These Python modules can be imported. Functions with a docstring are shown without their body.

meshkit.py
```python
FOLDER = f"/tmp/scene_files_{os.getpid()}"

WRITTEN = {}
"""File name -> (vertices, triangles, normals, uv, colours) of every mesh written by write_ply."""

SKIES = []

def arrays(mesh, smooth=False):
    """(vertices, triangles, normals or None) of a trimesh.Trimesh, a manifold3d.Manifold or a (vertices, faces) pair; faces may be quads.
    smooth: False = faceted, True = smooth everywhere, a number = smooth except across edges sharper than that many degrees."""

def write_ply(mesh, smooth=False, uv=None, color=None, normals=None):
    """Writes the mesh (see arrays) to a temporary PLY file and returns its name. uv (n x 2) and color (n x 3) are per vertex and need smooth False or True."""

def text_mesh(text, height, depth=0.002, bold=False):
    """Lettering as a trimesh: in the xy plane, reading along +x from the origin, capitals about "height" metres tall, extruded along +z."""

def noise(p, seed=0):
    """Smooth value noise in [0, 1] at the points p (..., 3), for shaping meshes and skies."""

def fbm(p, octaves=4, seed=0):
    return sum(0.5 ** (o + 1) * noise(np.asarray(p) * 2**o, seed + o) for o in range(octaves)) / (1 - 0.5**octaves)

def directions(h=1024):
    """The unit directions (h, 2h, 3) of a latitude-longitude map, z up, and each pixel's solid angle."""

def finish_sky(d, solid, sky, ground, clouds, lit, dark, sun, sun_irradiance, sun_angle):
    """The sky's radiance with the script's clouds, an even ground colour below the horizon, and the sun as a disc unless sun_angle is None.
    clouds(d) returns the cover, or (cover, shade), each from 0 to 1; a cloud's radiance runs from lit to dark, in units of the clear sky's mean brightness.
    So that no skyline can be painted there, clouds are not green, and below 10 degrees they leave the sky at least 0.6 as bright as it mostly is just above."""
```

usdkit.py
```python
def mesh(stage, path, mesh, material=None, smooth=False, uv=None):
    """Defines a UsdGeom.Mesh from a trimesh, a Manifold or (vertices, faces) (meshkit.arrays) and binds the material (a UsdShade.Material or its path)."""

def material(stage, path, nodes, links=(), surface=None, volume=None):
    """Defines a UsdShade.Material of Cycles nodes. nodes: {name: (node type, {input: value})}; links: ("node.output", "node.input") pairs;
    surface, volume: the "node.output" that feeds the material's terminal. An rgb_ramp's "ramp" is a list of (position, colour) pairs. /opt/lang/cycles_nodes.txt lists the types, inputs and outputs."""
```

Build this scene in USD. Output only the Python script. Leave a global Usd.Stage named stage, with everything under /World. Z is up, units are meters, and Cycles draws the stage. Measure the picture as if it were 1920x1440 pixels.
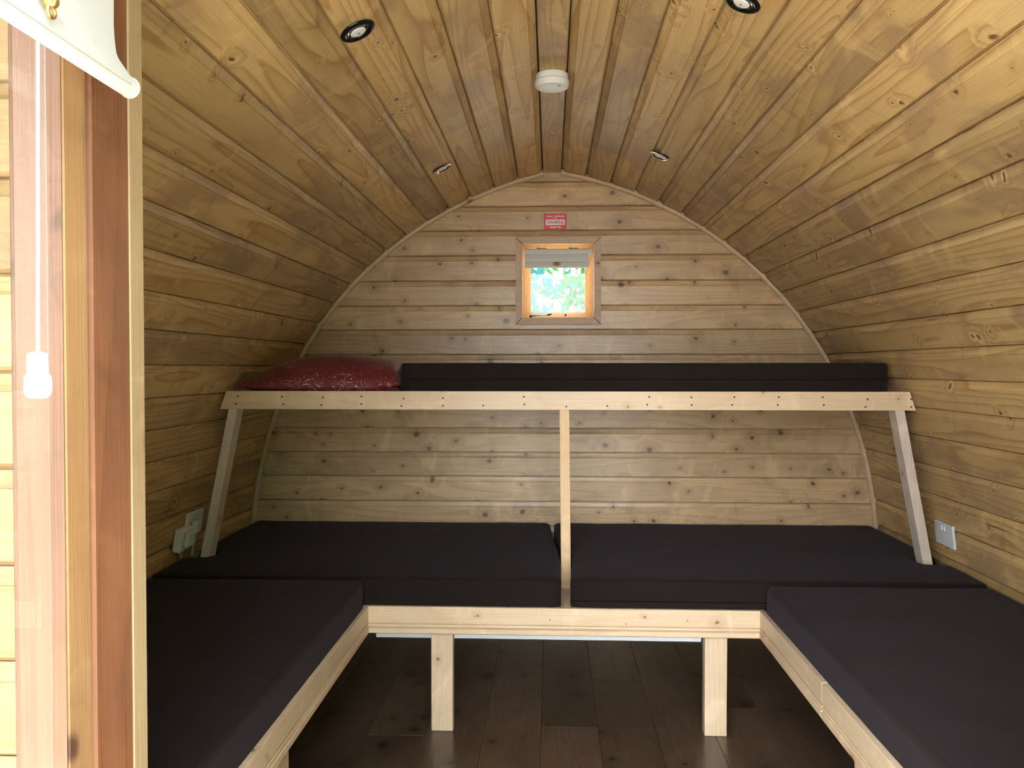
import math, random
import numpy as np
import trimesh
import manifold3d as m3
from shapely.geometry import Polygon, Point
from shapely import affinity
from scipy.spatial import Delaunay
from scipy.interpolate import UnivariateSpline
from pxr import Usd, UsdGeom, UsdLux, UsdShade, Gf, Sdf, Vt
import usdkit, meshkit

random.seed(7)
rng = np.random.default_rng(7)
stage = Usd.Stage.CreateInMemory()
UsdGeom.SetStageUpAxis(stage, 'Z')
UsdGeom.SetStageMetersPerUnit(stage, 1.0)
UsdGeom.Xform.Define(stage, '/World')

# ------------------------------------------------------------------ camera, sky, sun, exposure
CAM_H = 1.222
FPX = 1590.0                                     # focal length in pixels of the 1920 wide picture
pitch = math.atan(32 / FPX)
yaw = math.atan(72 / FPX * math.cos(pitch))
cam = UsdGeom.Camera.Define(stage, '/World/camera')
Fw = np.array([-math.sin(yaw) * math.cos(pitch), math.cos(yaw) * math.cos(pitch), -math.sin(pitch)])
Rt = np.array([math.cos(yaw), math.sin(yaw), 0.0])
Up = np.cross(Rt, Fw)
M = Gf.Matrix4d(*Rt, 0, *Up, 0, *(-Fw), 0, 0, 0, CAM_H, 1)
cam.AddTransformOp().Set(M)
cam.CreateHorizontalApertureAttr(36.0)
cam.CreateVerticalApertureAttr(27.0)
cam.CreateFocalLengthAttr(36.0 * FPX / 1920)
cam.CreateClippingRangeAttr(Gf.Vec2f(0.05, 1000))
cam.CreateExposureAttr(1.92)

dome = UsdLux.DomeLight.Define(stage, '/World/sky')
dome.CreateIntensityAttr(1.02)
dome.CreateColorAttr(Gf.Vec3f(0.93, 0.97, 1.0))

sun = UsdLux.DistantLight.Define(stage, '/World/sun')
sun.CreateIntensityAttr(1.0)
sun.CreateNormalizeAttr(True)
sun.CreateAngleAttr(3.0)
sun.CreateColorAttr(Gf.Vec3f(1.0, 0.93, 0.82))
sun.AddRotateXYZOp().Set(Gf.Vec3f(30, 0, -40))     # high, from behind and to the left of the camera

# ------------------------------------------------------------------ helpers
USED = {}


def numbered(path):
    n = USED.get(path, 0)
    USED[path] = n + 1
    return path if n == 0 else f'{path}_{n:03d}'


def tag(p, label=None, cat=None, group=None, kind=None):
    p = p.GetPrim() if hasattr(p, 'GetPrim') else p
    for k, v in (('label', label), ('category', cat), ('group', group), ('kind', kind)):
        if v:
            p.SetCustomDataByKey(k, v)
    return p


def empty(name, loc=(0, 0, 0), label=None, cat=None, group=None, kind=None, mat4=None, parent=None):
    base = (str(parent.GetPath()) if parent else '/World') + '/' + name
    x = UsdGeom.Xform.Define(stage, numbered(base))
    if mat4 is not None:
        x.AddTransformOp().Set(mat4)
    else:
        x.AddTranslateOp().Set(Gf.Vec3d(*map(float, loc)))
    return tag(x, label, cat, group, kind)


def obj(name, mesh, mat, parent=None, smooth=False, mat4=None, label=None, cat=None, group=None, kind=None, loc=None):
    base = (str(parent.GetPath()) if parent is not None else '/World') + '/' + name
    m = usdkit.mesh(stage, numbered(base), mesh, L[mat], smooth=smooth)
    if mat4 is not None:
        m.AddTransformOp().Set(mat4)
    elif loc is not None:
        m.AddTranslateOp().Set(Gf.Vec3d(*map(float, loc)))
    return tag(m, label, cat, group, kind)


def copy_thing(root, loc=None, mat4=None, label=None, group=None):
    """a copy of a thing, with its parts, under the next number"""
    was = root.GetCustomData()
    x = UsdGeom.Xform.Define(stage, numbered('/World/' + root.GetName().rstrip('0123456789').rstrip('_')))
    p = x.GetPrim()
    p.GetReferences().AddInternalReference(root.GetPath())
    p.SetInstanceable(True)
    if mat4 is not None:
        UsdGeom.Xformable(p).ClearXformOpOrder()
        UsdGeom.Xformable(p).MakeMatrixXform().Set(mat4)
    elif loc is not None:
        p.GetAttribute('xformOp:translate').Set(Gf.Vec3d(*loc))
    return tag(p, label or was.get('label'), was.get('category'), group or was.get('group'))


def frame(o, x, y, z):
    """matrix whose local axes are x, y, z at origin o"""
    return Gf.Matrix4d(*map(float, x), 0, *map(float, y), 0, *map(float, z), 0, *map(float, o), 1)


def box(x0, x1, y0, y1, z0, z1, c=0.0):
    """box with all edges rounded off by a chamfer of c"""
    if c <= 0:
        b = trimesh.creation.box([x1 - x0, y1 - y0, z1 - z0])
        b.apply_translation([(x0 + x1) / 2, (y0 + y1) / 2, (z0 + z1) / 2])
        return b
    pts = []
    for sx in (0, 1):
        for sy in (0, 1):
            for sz in (0, 1):
                for k in range(3):
                    d = [c, c, c]
                    d[k] = 0
                    pts.append([(x0 + d[0]) if sx == 0 else (x1 - d[0]), (y0 + d[1]) if sy == 0 else (y1 - d[1]), (z0 + d[2]) if sz == 0 else (z1 - d[2])])
    return trimesh.convex.convex_hull(np.array(pts))


def prism(poly, x0, x1):
    """extrudes a closed outline given in (y, z) along x; fan-free caps by earcut"""
    e = trimesh.creation.extrude_polygon(poly if isinstance(poly, Polygon) else Polygon(poly), x1 - x0, engine='earcut')
    v = e.vertices
    e.vertices = np.c_[v[:, 2] + x0, v[:, 0], v[:, 1]]
    return e


def cs(poly):
    P = np.asarray(poly.exterior.coords)[:-1]
    if not poly.exterior.is_ccw:
        P = P[::-1]
    return m3.CrossSection([P])


def man(t):
    t = trimesh.Trimesh(t.vertices, t.faces, process=True)
    return m3.Manifold(m3.Mesh(np.asarray(t.vertices, np.float32), np.asarray(t.faces, np.uint32)))


def lathe(profile, seg=40):
    """revolves (r, z) points about z"""
    return trimesh.creation.revolve(np.array(profile, float), sections=seg)


def tube(pts, r, n=8):
    pts = np.asarray(pts, float)
    rr = np.broadcast_to(np.asarray(r, float), (len(pts),))
    t = np.gradient(pts, axis=0)
    t /= np.linalg.norm(t, axis=1, keepdims=True)
    ref = np.array([0, 0, 1.0]) if abs(t[0, 2]) < .9 else np.array([1.0, 0, 0])
    V = []
    for p, d, q in zip(pts, t, rr):
        a = np.cross(d, ref); a /= np.linalg.norm(a)
        b = np.cross(d, a)
        for k in range(n):
            an = 2 * math.pi * k / n
            V.append(p + q * (math.cos(an) * a + math.sin(an) * b))
    Fc = []
    for i in range(len(pts) - 1):
        for k in range(n):
            a0, a1 = i * n + k, i * n + (k + 1) % n
            Fc += [[a0, a1, a1 + n], [a0, a1 + n, a0 + n]]
    V += [pts[0], pts[-1]]
    e = len(V) - 1
    for k in range(n):
        Fc.append([e - 1, (k + 1) % n, k])
        Fc.append([e, (len(pts) - 1) * n + k, (len(pts) - 1) * n + (k + 1) % n])
    m = trimesh.Trimesh(V, Fc, process=False)
    if m.volume < 0:
        m.invert()
    return m


def join(*ms):
    return trimesh.util.concatenate(list(ms))


# ------------------------------------------------------------------ materials
L = {}


def srgb(r, g, b):
    return tuple(((c / 255 + .055) / 1.055) ** 2.4 if c > 10 else c / 255 / 12.92 for c in (r, g, b))


def plain(name, col, rough=.5, **kw):
    n = {'p': ('principled_bsdf', {'base_color': col, 'roughness': rough, **kw}),
         'g': ('texture_coordinate', {}),
         'n': ('noise_texture', {'scale': 40.0, 'detail': 3.0}),
         'r': ('map_range', {'from_min': 0.3, 'from_max': 0.7, 'to_min': rough * .85, 'to_max': min(1, rough * 1.15)})}
    L[name] = usdkit.material(stage, '/World/Looks/' + name, n, [('g.object', 'n.vector'), ('n.fac', 'r.value'), ('r.result', 'p.roughness')], surface='p.BSDF')


def wood(name, light, dark, tint, knot, grain=16.0, knots=.55, kscale=7.0, blotch=.6, rough=.48, line=.5, spec=.4, ksize=1.0, bright=0.16, turn=0, pale=0.0, cracks=0.0, swirl=.14):
    """sawn softwood whose grain runs along the object's x axis: growth-ring lines that swirl round knots, fibres, stains, a tone of its own per board.
    turn 2: the grain runs along z, turn 1: along y"""
    N, K = {}, []

    def add(k, kind, inp=None, **links):
        N[k] = (kind, inp or {})
        for s, src in links.items():
            K.append((src, f'{k}.{s}'))

    add('tc', 'texture_coordinate')
    add('oi', 'object_info')
    add('wn', 'white_noise_texture', {'dimensions': '1D'}, w='oi.random')
    add('off', 'vector_math', {'math_type': 'scale', 'scale': 23.0}, vector1='wn.color')
    src = 'tc.object'
    if turn:
        add('sp0', 'separate_xyz', vector='tc.object')
        if turn == 2:
            add('cb0', 'combine_xyz', x='sp0.z', y='sp0.x', z='sp0.y')
        else:
            add('cb0', 'combine_xyz', x='sp0.y', y='sp0.x', z='sp0.z')
        src = 'cb0.vector'
    add('P', 'vector_math', {'math_type': 'add'}, vector1=src, vector2='off.vector')
    add('sp', 'separate_xyz', vector='P.vector')
    # knots
    add('kx', 'math', {'math_type': 'multiply', 'value2': kscale * .8}, value1='sp.x')
    add('yz', 'math', {'math_type': 'add'}, value1='sp.y', value2='sp.z')
    add('ky', 'math', {'math_type': 'multiply', 'value2': kscale}, value1='yz.value')
    add('kv', 'combine_xyz', {'z': 0.0}, x='kx.value', y='ky.value')
    add('kwn', 'noise_texture', {'scale': 3.0, 'detail': 2.0}, vector='kv.vector')
    add('kw2', 'vector_math', {'math_type': 'scale', 'scale': swirl}, vector1='kwn.color')
    add('kv2', 'vector_math', {'math_type': 'add'}, vector1='kv.vector', vector2='kw2.vector')
    add('vo', 'voronoi_texture', {'dimensions': '2D', 'feature': 'f1', 'scale': 1.0, 'randomness': 1.0}, vector='kv2.vector')
    add('vc', 'separate_color', color='vo.color')
    add('keep', 'math', {'math_type': 'greater_than', 'value2': 1 - knots}, value1='vc.r')
    add('kr', 'map_range', {'from_min': 0.0, 'from_max': 1.0, 'to_min': .6 / ksize, 'to_max': 2.2 / ksize}, value='vc.g')
    add('kd', 'math', {'math_type': 'multiply'}, value1='vo.distance', value2='kr.result')
    add('kcore', 'map_range', {'range_type': 'smoothstep', 'from_min': .03, 'from_max': .10, 'to_min': 1.0, 'to_max': 0.0, 'clamp': True}, value='kd.value')
    add('kc', 'math', {'math_type': 'multiply'}, value1='kcore.result', value2='keep.value')
    add('khalo', 'map_range', {'range_type': 'smoothstep', 'from_min': .05, 'from_max': .42, 'to_min': 1.0, 'to_max': 0.0, 'clamp': True}, value='kd.value')
    add('kh', 'math', {'math_type': 'multiply'}, value1='khalo.result', value2='keep.value')
    # growth rings
    add('gx', 'math', {'math_type': 'multiply', 'value2': .75}, value1='sp.x')
    add('gy', 'math', {'math_type': 'multiply', 'value2': 8.0}, value1='sp.y')
    add('gz', 'math', {'math_type': 'multiply', 'value2': 5.0}, value1='sp.z')
    add('gv', 'combine_xyz', x='gx.value', y='gy.value', z='gz.value')
    add('gn', 'noise_texture', {'scale': 1.0, 'detail': 1.5, 'roughness': .4}, vector='gv.vector')
    add('g1', 'math', {'math_type': 'multiply', 'value2': grain}, value1='gn.fac')
    add('g2', 'math', {'math_type': 'multiply_add', 'value2': 1.7}, value1='kh.value', value3='g1.value')
    add('g2b', 'math', {'math_type': 'multiply_add', 'value2': grain * 2.2}, value1='sp.y', value3='g2.value')
    add('g3', 'math', {'math_type': 'fraction'}, value1='g2b.value')
    add('gl', 'rgb_ramp', {'ramp': [(0, (0, 0, 0)), (.45, (.12, .12, .12)), (.78, (.55, .55, .55)), (.9, (1, 1, 1)), (.96, (.3, .3, .3)), (1, (0, 0, 0))]}, fac='g3.value')
    # fibres
    add('fx', 'math', {'math_type': 'multiply', 'value2': 5.0}, value1='sp.x')
    add('fy', 'math', {'math_type': 'multiply', 'value2': 260.0}, value1='yz.value')
    add('fv', 'combine_xyz', {'z': 0.0}, x='fx.value', y='fy.value')
    add('fn', 'noise_texture', {'scale': 1.0, 'detail': 2.0}, vector='fv.vector')
    # blotches along the board, and bands across it
    add('bx', 'math', {'math_type': 'multiply', 'value2': 2.3}, value1='sp.x')
    add('by', 'math', {'math_type': 'multiply', 'value2': 5.0}, value1='yz.value')
    add('bv', 'combine_xyz', x='bx.value', y='by.value', z='sp.z')
    add('bn', 'noise_texture', {'scale': 1.0, 'detail': 3.0, 'roughness': .55, 'distortion': .6}, vector='bv.vector')
    add('bm', 'map_range', {'range_type': 'smoothstep', 'from_min': .47, 'from_max': .66, 'to_min': 0.0, 'to_max': blotch, 'clamp': True}, value='bn.fac')
    add('cx', 'math', {'math_type': 'multiply', 'value2': 9.0}, value1='sp.x')
    add('cv', 'combine_xyz', x='cx.value', y='by.value', z='sp.z')
    add('cn', 'noise_texture', {'scale': 1.0, 'detail': 4.0, 'roughness': .6, 'distortion': 1.0}, vector='cv.vector')
    add('cm', 'map_range', {'range_type': 'smoothstep', 'from_min': .58, 'from_max': .75, 'to_min': 0.0, 'to_max': blotch * .55, 'clamp': True}, value='cn.fac')
    add('cl', 'map_range', {'range_type': 'smoothstep', 'from_min': .44, 'from_max': .3, 'to_min': 0.0, 'to_max': .5, 'clamp': True}, value='cn.fac')
    # colour
    add('a1', 'mix_color', {'a': light, 'b': dark}, fac='gl.color')
    N['gf'] = ('math', {'math_type': 'multiply', 'value2': line}); K.append(('gl.color', 'gf.value1'))
    K[:] = [k for k in K if k != ('gl.color', 'a1.fac')]
    K.append(('gf.value', 'a1.fac'))
    add('a2', 'mix_color', {'b': tint}, a='a1.result', fac='bm.result')
    add('a3', 'mix_color', {'b': tuple(.55 * c for c in tint)}, a='a2.result', fac='cm.result')
    add('a3b', 'mix_color', {'b': tuple(min(1, 1.25 * c) for c in light)}, a='a3.result', fac='cl.result')
    add('kl', 'math', {'math_type': 'multiply', 'value2': .35}, value1='kh.value')
    add('a4', 'mix_color', {'b': tuple(.6 * a + .4 * b for a, b in zip(dark, knot))}, a='a3b.result', fac='kl.value')
    add('kp', 'map_range', {'range_type': 'smoothstep', 'from_min': .10, 'from_max': .21, 'to_min': pale, 'to_max': 0.0, 'clamp': True}, value='kd.value')
    add('kp1', 'math', {'math_type': 'multiply'}, value1='kp.result', value2='keep.value')
    add('kpn', 'map_range', {'from_min': .35, 'from_max': .6, 'to_min': 0.0, 'to_max': 1.0, 'clamp': True}, value='cn.fac')
    add('kp2', 'math', {'math_type': 'multiply'}, value1='kp1.value', value2='kpn.result')
    add('a4b', 'mix_color', {'b': tuple(min(.85, 1.35 * c) for c in light)}, a='a4.result', fac='kp2.value')
    add('kc2', 'math', {'math_type': 'multiply', 'value2': .88}, value1='kc.value')
    add('a5', 'mix_color', {'b': knot}, a='a4b.result', fac='kc2.value')
    last = 'a5.result'
    if cracks:
        add('qx', 'math', {'math_type': 'multiply', 'value2': 3.5}, value1='sp.x')
        add('qy', 'math', {'math_type': 'multiply', 'value2': 55.0}, value1='yz.value')
        add('qv', 'combine_xyz', {'z': 3.7}, x='qx.value', y='qy.value')
        add('qn', 'noise_texture', {'scale': 1.0, 'detail': 1.0}, vector='qv.vector')
        add('qm', 'map_range', {'range_type': 'smoothstep', 'from_min': .77, 'from_max': .81, 'to_min': 0.0, 'to_max': cracks, 'clamp': True}, value='qn.fac')
        add('a6', 'mix_color', {'b': knot}, a='a5.result', fac='qm.result')
        last = 'a6.result'
    add('fr', 'map_range', {'from_min': .25, 'from_max': .75, 'to_min': .9, 'to_max': 1.08}, value='fn.fac')
    add('ob', 'map_range', {'from_min': 0.0, 'from_max': 1.0, 'to_min': 1 - bright, 'to_max': 1 + bright}, value='wn.value')
    add('m1', 'math', {'math_type': 'multiply'}, value1='fr.result', value2='ob.result')
    add('fin', 'vector_math', {'math_type': 'scale'}, vector1=last, scale='m1.value')
    add('hs', 'math', {'math_type': 'multiply_add', 'value2': .2, 'value3': .4}, value1='gl.color')
    add('bmp', 'bump', {'strength': .25, 'distance': .002}, height='fn.fac')
    add('p', 'principled_bsdf', {'roughness': rough, 'specular_ior_level': spec}, base_color='fin.vector', normal='bmp.normal')
    L[name] = usdkit.material(stage, '/World/Looks/' + name, N, K, surface='p.BSDF')


wood('lining_wood', (.57, .395, .175), (.36, .195, .07), (.37, .24, .13), (.07, .036, .016), grain=9, knots=.62, blotch=.85, rough=.45, spec=.35, kscale=9, ksize=.75, line=.85, pale=.8, bright=.16, cracks=.7, swirl=.26)
wood('gable_wood', (.53, .375, .205), (.33, .19, .085), (.37, .25, .145), (.075, .042, .022), grain=9, knots=.8, blotch=.6, rough=.33, spec=.5, kscale=8.5, ksize=.95, line=.5, bright=.14)
wood('new_pine', (.69, .535, .36), (.55, .385, .225), (.64, .495, .335), (.22, .09, .035), grain=8, knots=.34, blotch=.3, rough=.33, line=.35, bright=.04, kscale=8, ksize=.7)
wood('new_pine_upright', (.69, .535, .36), (.55, .385, .225), (.64, .495, .335), (.22, .09, .035), grain=10, knots=.2, blotch=.3, rough=.5, line=.4, bright=.04, turn=2)
wood('pale_grey_pine', (.66, .57, .48), (.52, .42, .33), (.55, .48, .41), (.25, .18, .13), grain=8, knots=.2, blotch=.4, rough=.55, line=.35, bright=.04, turn=2)
wood('warm_pine', (.75, .54, .31), (.64, .43, .22), (.68, .48, .26), (.40, .2, .08), grain=6, knots=.05, blotch=.3, rough=.5, line=.3, bright=.02, turn=2)
wood('red_timber', (.27, .115, .055), (.17, .062, .027), (.14, .055, .030), (.06, .02, .012), grain=10, knots=.3, blotch=.5, rough=.42, kscale=4, bright=.05, turn=2)
wood('brown_timber', (.20, .105, .066), (.145, .070, .042), (.125, .070, .050), (.10, .05, .03), grain=9, knots=.2, blotch=.5, rough=.4, kscale=4, bright=.05, turn=2)
wood('amber_timber', (.47, .27, .125), (.36, .185, .08), (.40, .24, .125), (.09, .04, .03), grain=8, knots=.3, blotch=.35, rough=.4, kscale=4, bright=.04, turn=2)
wood('siding_wood', (.38, .255, .125), (.25, .15, .06), (.31, .20, .10), (.14, .07, .03), grain=13, knots=.5, blotch=.4, rough=.5)
wood('cream_pine', (.46, .335, .19), (.37, .25, .125), (.42, .30, .17), (.25, .12, .05), grain=7, knots=.08, blotch=.25, rough=.5, line=.3, bright=.02, turn=2)
wood('sash_wood', (.46, .235, .080), (.39, .185, .057), (.43, .21, .07), (.3, .13, .05), grain=8, knots=.1, blotch=.2, rough=.8, bright=.03, spec=.03)
wood('trim_pink_pine', (.52, .36, .25), (.42, .27, .17), (.46, .32, .23), (.15, .07, .04), grain=9, knots=.2, blotch=.4, rough=.5, bright=.05)
wood('bead_wood', (.60, .46, .30), (.50, .36, .22), (.5, .37, .25), (.2, .1, .05), grain=6, knots=.1, blotch=.4, rough=.5, bright=.02)
wood('dark_laminate', (.098, .064, .043), (.050, .031, .020), (.055, .036, .025), (.016, .010, .007), grain=13, knots=.45, blotch=.6, rough=.27, spec=.5, kscale=6, bright=.3, ksize=1.6)


def cloth(name, a, b, scale=900., sheen=.25, rough=.9):
    n = {'tc': ('texture_coordinate', {}),
         'n1': ('noise_texture', {'scale': 9.0, 'detail': 4.0}),
         'n2': ('noise_texture', {'scale': scale, 'detail': 2.0}),
         'm': ('mix_color', {'a': a, 'b': b}),
         'h': ('math', {'math_type': 'multiply', 'value2': 1.0}),
         'bm': ('bump', {'strength': .3, 'distance': .001}),
         'p': ('principled_bsdf', {'roughness': rough, 'sheen_weight': sheen, 'sheen_roughness': .5, 'sheen_tint': (.9, .8, 1.0), 'specular_ior_level': .06})}
    L[name] = usdkit.material(stage, '/World/Looks/' + name, n, [('tc.object', 'n1.vector'), ('tc.object', 'n2.vector'), ('n1.fac', 'm.fac'), ('m.result', 'p.base_color'), ('n2.fac', 'bm.height'), ('bm.normal', 'p.normal')], surface='p.BSDF')


cloth('dark_fabric', (.0125, .0095, .0085), (.018, .0140, .0132), sheen=.05)
cloth('black_seam', (.004, .0035, .0035), (.006, .005, .005), sheen=0)
cloth('white_fabric', (.64, .65, .62), (.68, .69, .66), sheen=0, rough=.7)

# damask: silvery scrolls on dark red satin
dn = {'tc': ('texture_coordinate', {}),
      'w': ('noise_texture', {'scale': 16.0, 'detail': 1.5, 'distortion': 1.8}),
      'wm': ('math', {'math_type': 'multiply', 'value2': 7.0}), 'wf': ('math', {'math_type': 'fraction'}),
      'wl': ('rgb_ramp', {'ramp': [(0, (0, 0, 0)), (.42, (0, 0, 0)), (.5, (1, 1, 1)), (.58, (0, 0, 0)), (1, (0, 0, 0))]}),
      'v': ('voronoi_texture', {'scale': 11.0, 'feature': 'f1', 'dimensions': '3D'}),
      'vs': ('separate_color', {}), 'vk': ('math', {'math_type': 'greater_than', 'value2': .45}),
      'vm': ('map_range', {'range_type': 'smoothstep', 'from_min': .38, 'from_max': .55, 'to_min': 1.0, 'to_max': 0.0, 'clamp': True}),
      'k1': ('math', {'math_type': 'multiply'}), 'k2': ('math', {'math_type': 'multiply_add', 'value2': .8, 'value3': .22}), 'k3': ('math', {'math_type': 'multiply'}),
      'c': ('mix_color', {'a': (.125, .010, .016), 'b': (.60, .42, .40)}),
      'p': ('principled_bsdf', {'roughness': .42, 'sheen_weight': .1})}
L['red_damask'] = usdkit.material(stage, '/World/Looks/red_damask', dn, [('tc.object', 'w.vector'), ('w.fac', 'wm.value1'), ('wm.value', 'wf.value1'), ('wf.value', 'wl.fac'), ('tc.object', 'v.vector'), ('v.color', 'vs.color'), ('vs.r', 'vk.value1'), ('v.distance', 'vm.value'), ('vm.result', 'k1.value1'), ('vk.value', 'k1.value2'), ('k1.value', 'k2.value1'), ('k2.value', 'k3.value1'), ('wl.color', 'k3.value2'), ('k3.value', 'c.fac'), ('c.result', 'p.base_color')], surface='p.BSDF')

plain('white_plastic', (.74, .77, .80), .35)
plain('white_gloss', (.80, .84, .90), .3)
plain('white_paint', (.82, .83, .82), .4)
plain('grey_blind', (.55, .58, .56), .7)
plain('chrome', (.62, .62, .63), .12, metallic=1.0)
plain('black_chrome', (.035, .037, .042), .16, metallic=.85)
plain('lamp_white', (.75, .77, .8), .3)
plain('dark_metal', (.05, .045, .04), .4, metallic=.6)
plain('screw_metal', (.10, .075, .05), .5, metallic=.3)
plain('zinc', (.55, .57, .6), .35, metallic=.9)
plain('gold', (.85, .60, .22), .32, metallic=.9)
plain('bronze', (.33, .22, .10), .4, metallic=.5)
plain('red_sign', (.62, .018, .03), .35)
plain('white_print', (.85, .78, .78), .5)
plain('maroon_print', (.28, .02, .06), .5)
plain('roof_felt', (.05, .055, .05), .9)
plain('cream_flex', (.62, .60, .55), .45)
plain('bark', (.16, .12, .09), .9)
n = {'g': ('geometry', {}), 'n': ('noise_texture', {'scale': 3.0, 'detail': 6.0}), 'm': ('mix_color', {'a': (.40, .36, .30), 'b': (.52, .47, .39)}), 'p': ('principled_bsdf', {'roughness': .95})}
L['gravel'] = usdkit.material(stage, '/World/Looks/gravel', n, [('g.position', 'n.vector'), ('n.fac', 'm.fac'), ('m.result', 'p.base_color')], surface='p.BSDF')
n = {'f0': ('layer_weight', {'blend': .5}), 'f1': ('math', {'math_type': 'power', 'value2': 4.5}), 'f': ('math', {'math_type': 'multiply_add', 'value2': .8, 'value3': .025}), 't': ('transparent_bsdf', {'color': (.97, .99, .98)}), 'g': ('glossy_bsdf', {'roughness': 0.0, 'color': (1, 1, 1)}), 'm': ('mix_closure', {})}
L['pane_glass'] = usdkit.material(stage, '/World/Looks/pane_glass', n, [('f0.facing', 'f1.value1'), ('f1.value', 'f.value1'), ('f.value', 'm.fac'), ('t.BSDF', 'm.closure1'), ('g.BSDF', 'm.closure2')], surface='m.closure')
for nm, ca, cb in (('leaf_green', (.015, .09, .012), (.05, .20, .03)), ('leaf_teal', (.012, .10, .10), (.03, .2, .19))):
    n = {'o': ('geometry', {}), 'm': ('mix_color', {'a': ca, 'b': cb}), 'd': ('diffuse_bsdf', {}), 't': ('translucent_bsdf', {}), 'x': ('mix_closure', {'fac': .4})}
    L[nm] = usdkit.material(stage, '/World/Looks/' + nm, n, [('o.random_per_island', 'm.fac'), ('m.result', 'd.color'), ('m.result', 't.color'), ('d.BSDF', 'x.closure1'), ('t.BSDF', 'x.closure2')], surface='x.closure')

# ------------------------------------------------------------------ the arched pod: profile of the lining
YB = 3.85           # face of the rear gable
YF = 1.106          # back of the front wall
LP = [(-.034, 2.098), (-.145, 2.064), (-.247, 2.033), (-.356, 1.989), (-.458, 1.939), (-.551, 1.884), (-.646, 1.817), (-.742, 1.750), (-.828, 1.677), (-.908, 1.599), (-.987, 1.521), (-1.061, 1.436), (-1.118, 1.337), (-1.163, 1.24), (-1.205, 1.137), (-1.251, 1.021), (-1.315, .848), (-1.346, .700), (-1.377, .527), (-1.388, .33), (-1.38, .15), (-1.36, 0)]
RP = [(.047, 2.102), (.148, 2.078), (.254, 2.046), (.354, 2.009), (.454, 1.972), (.559, 1.923), (.656, 1.868), (.754, 1.80), (.837, 1.733), (.922, 1.656), (1.003, 1.580), (1.078, 1.492), (1.142, 1.406), (1.205, 1.313), (1.243, 1.241), (1.292, 1.135), (1.338, 1.027), (1.388, .903), (1.422, .795), (1.443, .688), (1.452, .573), (1.457, .43), (1.452, .25), (1.432, 0)]
PW = .1128


def smooth_profile(P):
    P = np.array(P)
    s = np.r_[0, np.cumsum(np.linalg.norm(np.diff(P, axis=0), axis=1))]
    w = np.ones(len(P)); w[0] = 30; w[-1] = 3
    fx, fz = (UnivariateSpline(s, P[:, k], w=w, k=4, s=len(P) * .006 ** 2) for k in (0, 1))
    fine = np.linspace(0, s[-1], 1500)
    C = np.c_[fx(fine), fz(fine)]
    out, i = [C[0]], 0
    while True:
        j = i
        while j < len(C) - 1 and np.linalg.norm(C[j] - C[i]) < PW:
            j += 1
        if j == len(C) - 1:
            break
        out.append(C[j]); i = j
    last = C[-1]
    if np.linalg.norm(last - out[-1]) > .03:
        out.append(last)
    return np.array(out)


SL, SR = smooth_profile(LP), smooth_profile(RP)    # seams, from the ridge down to the floor


def plank_profile(w, t=.020, k=1.0):
    """shiplap board: flat face, coved and recessed along the top edge; (u, z), face at z = 0"""
    return [(0, -t), (w - .0004, -t), (w - .0004, -.0165), (w - .0042, -.0160), (w - .0044, -.0115 * k), (w * .92, -.0100 * k), (w * .87, -.0080 * k), (w * .82, -.0052 * k), (w * .785, -.0022 * k), (w * .778, 0), (.0050, 0), (.0006, -.0058), (0, -.009)]


def plank_mesh(w, length, t=.020):
    return prism(plank_profile(w, t), 0, length)


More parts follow.
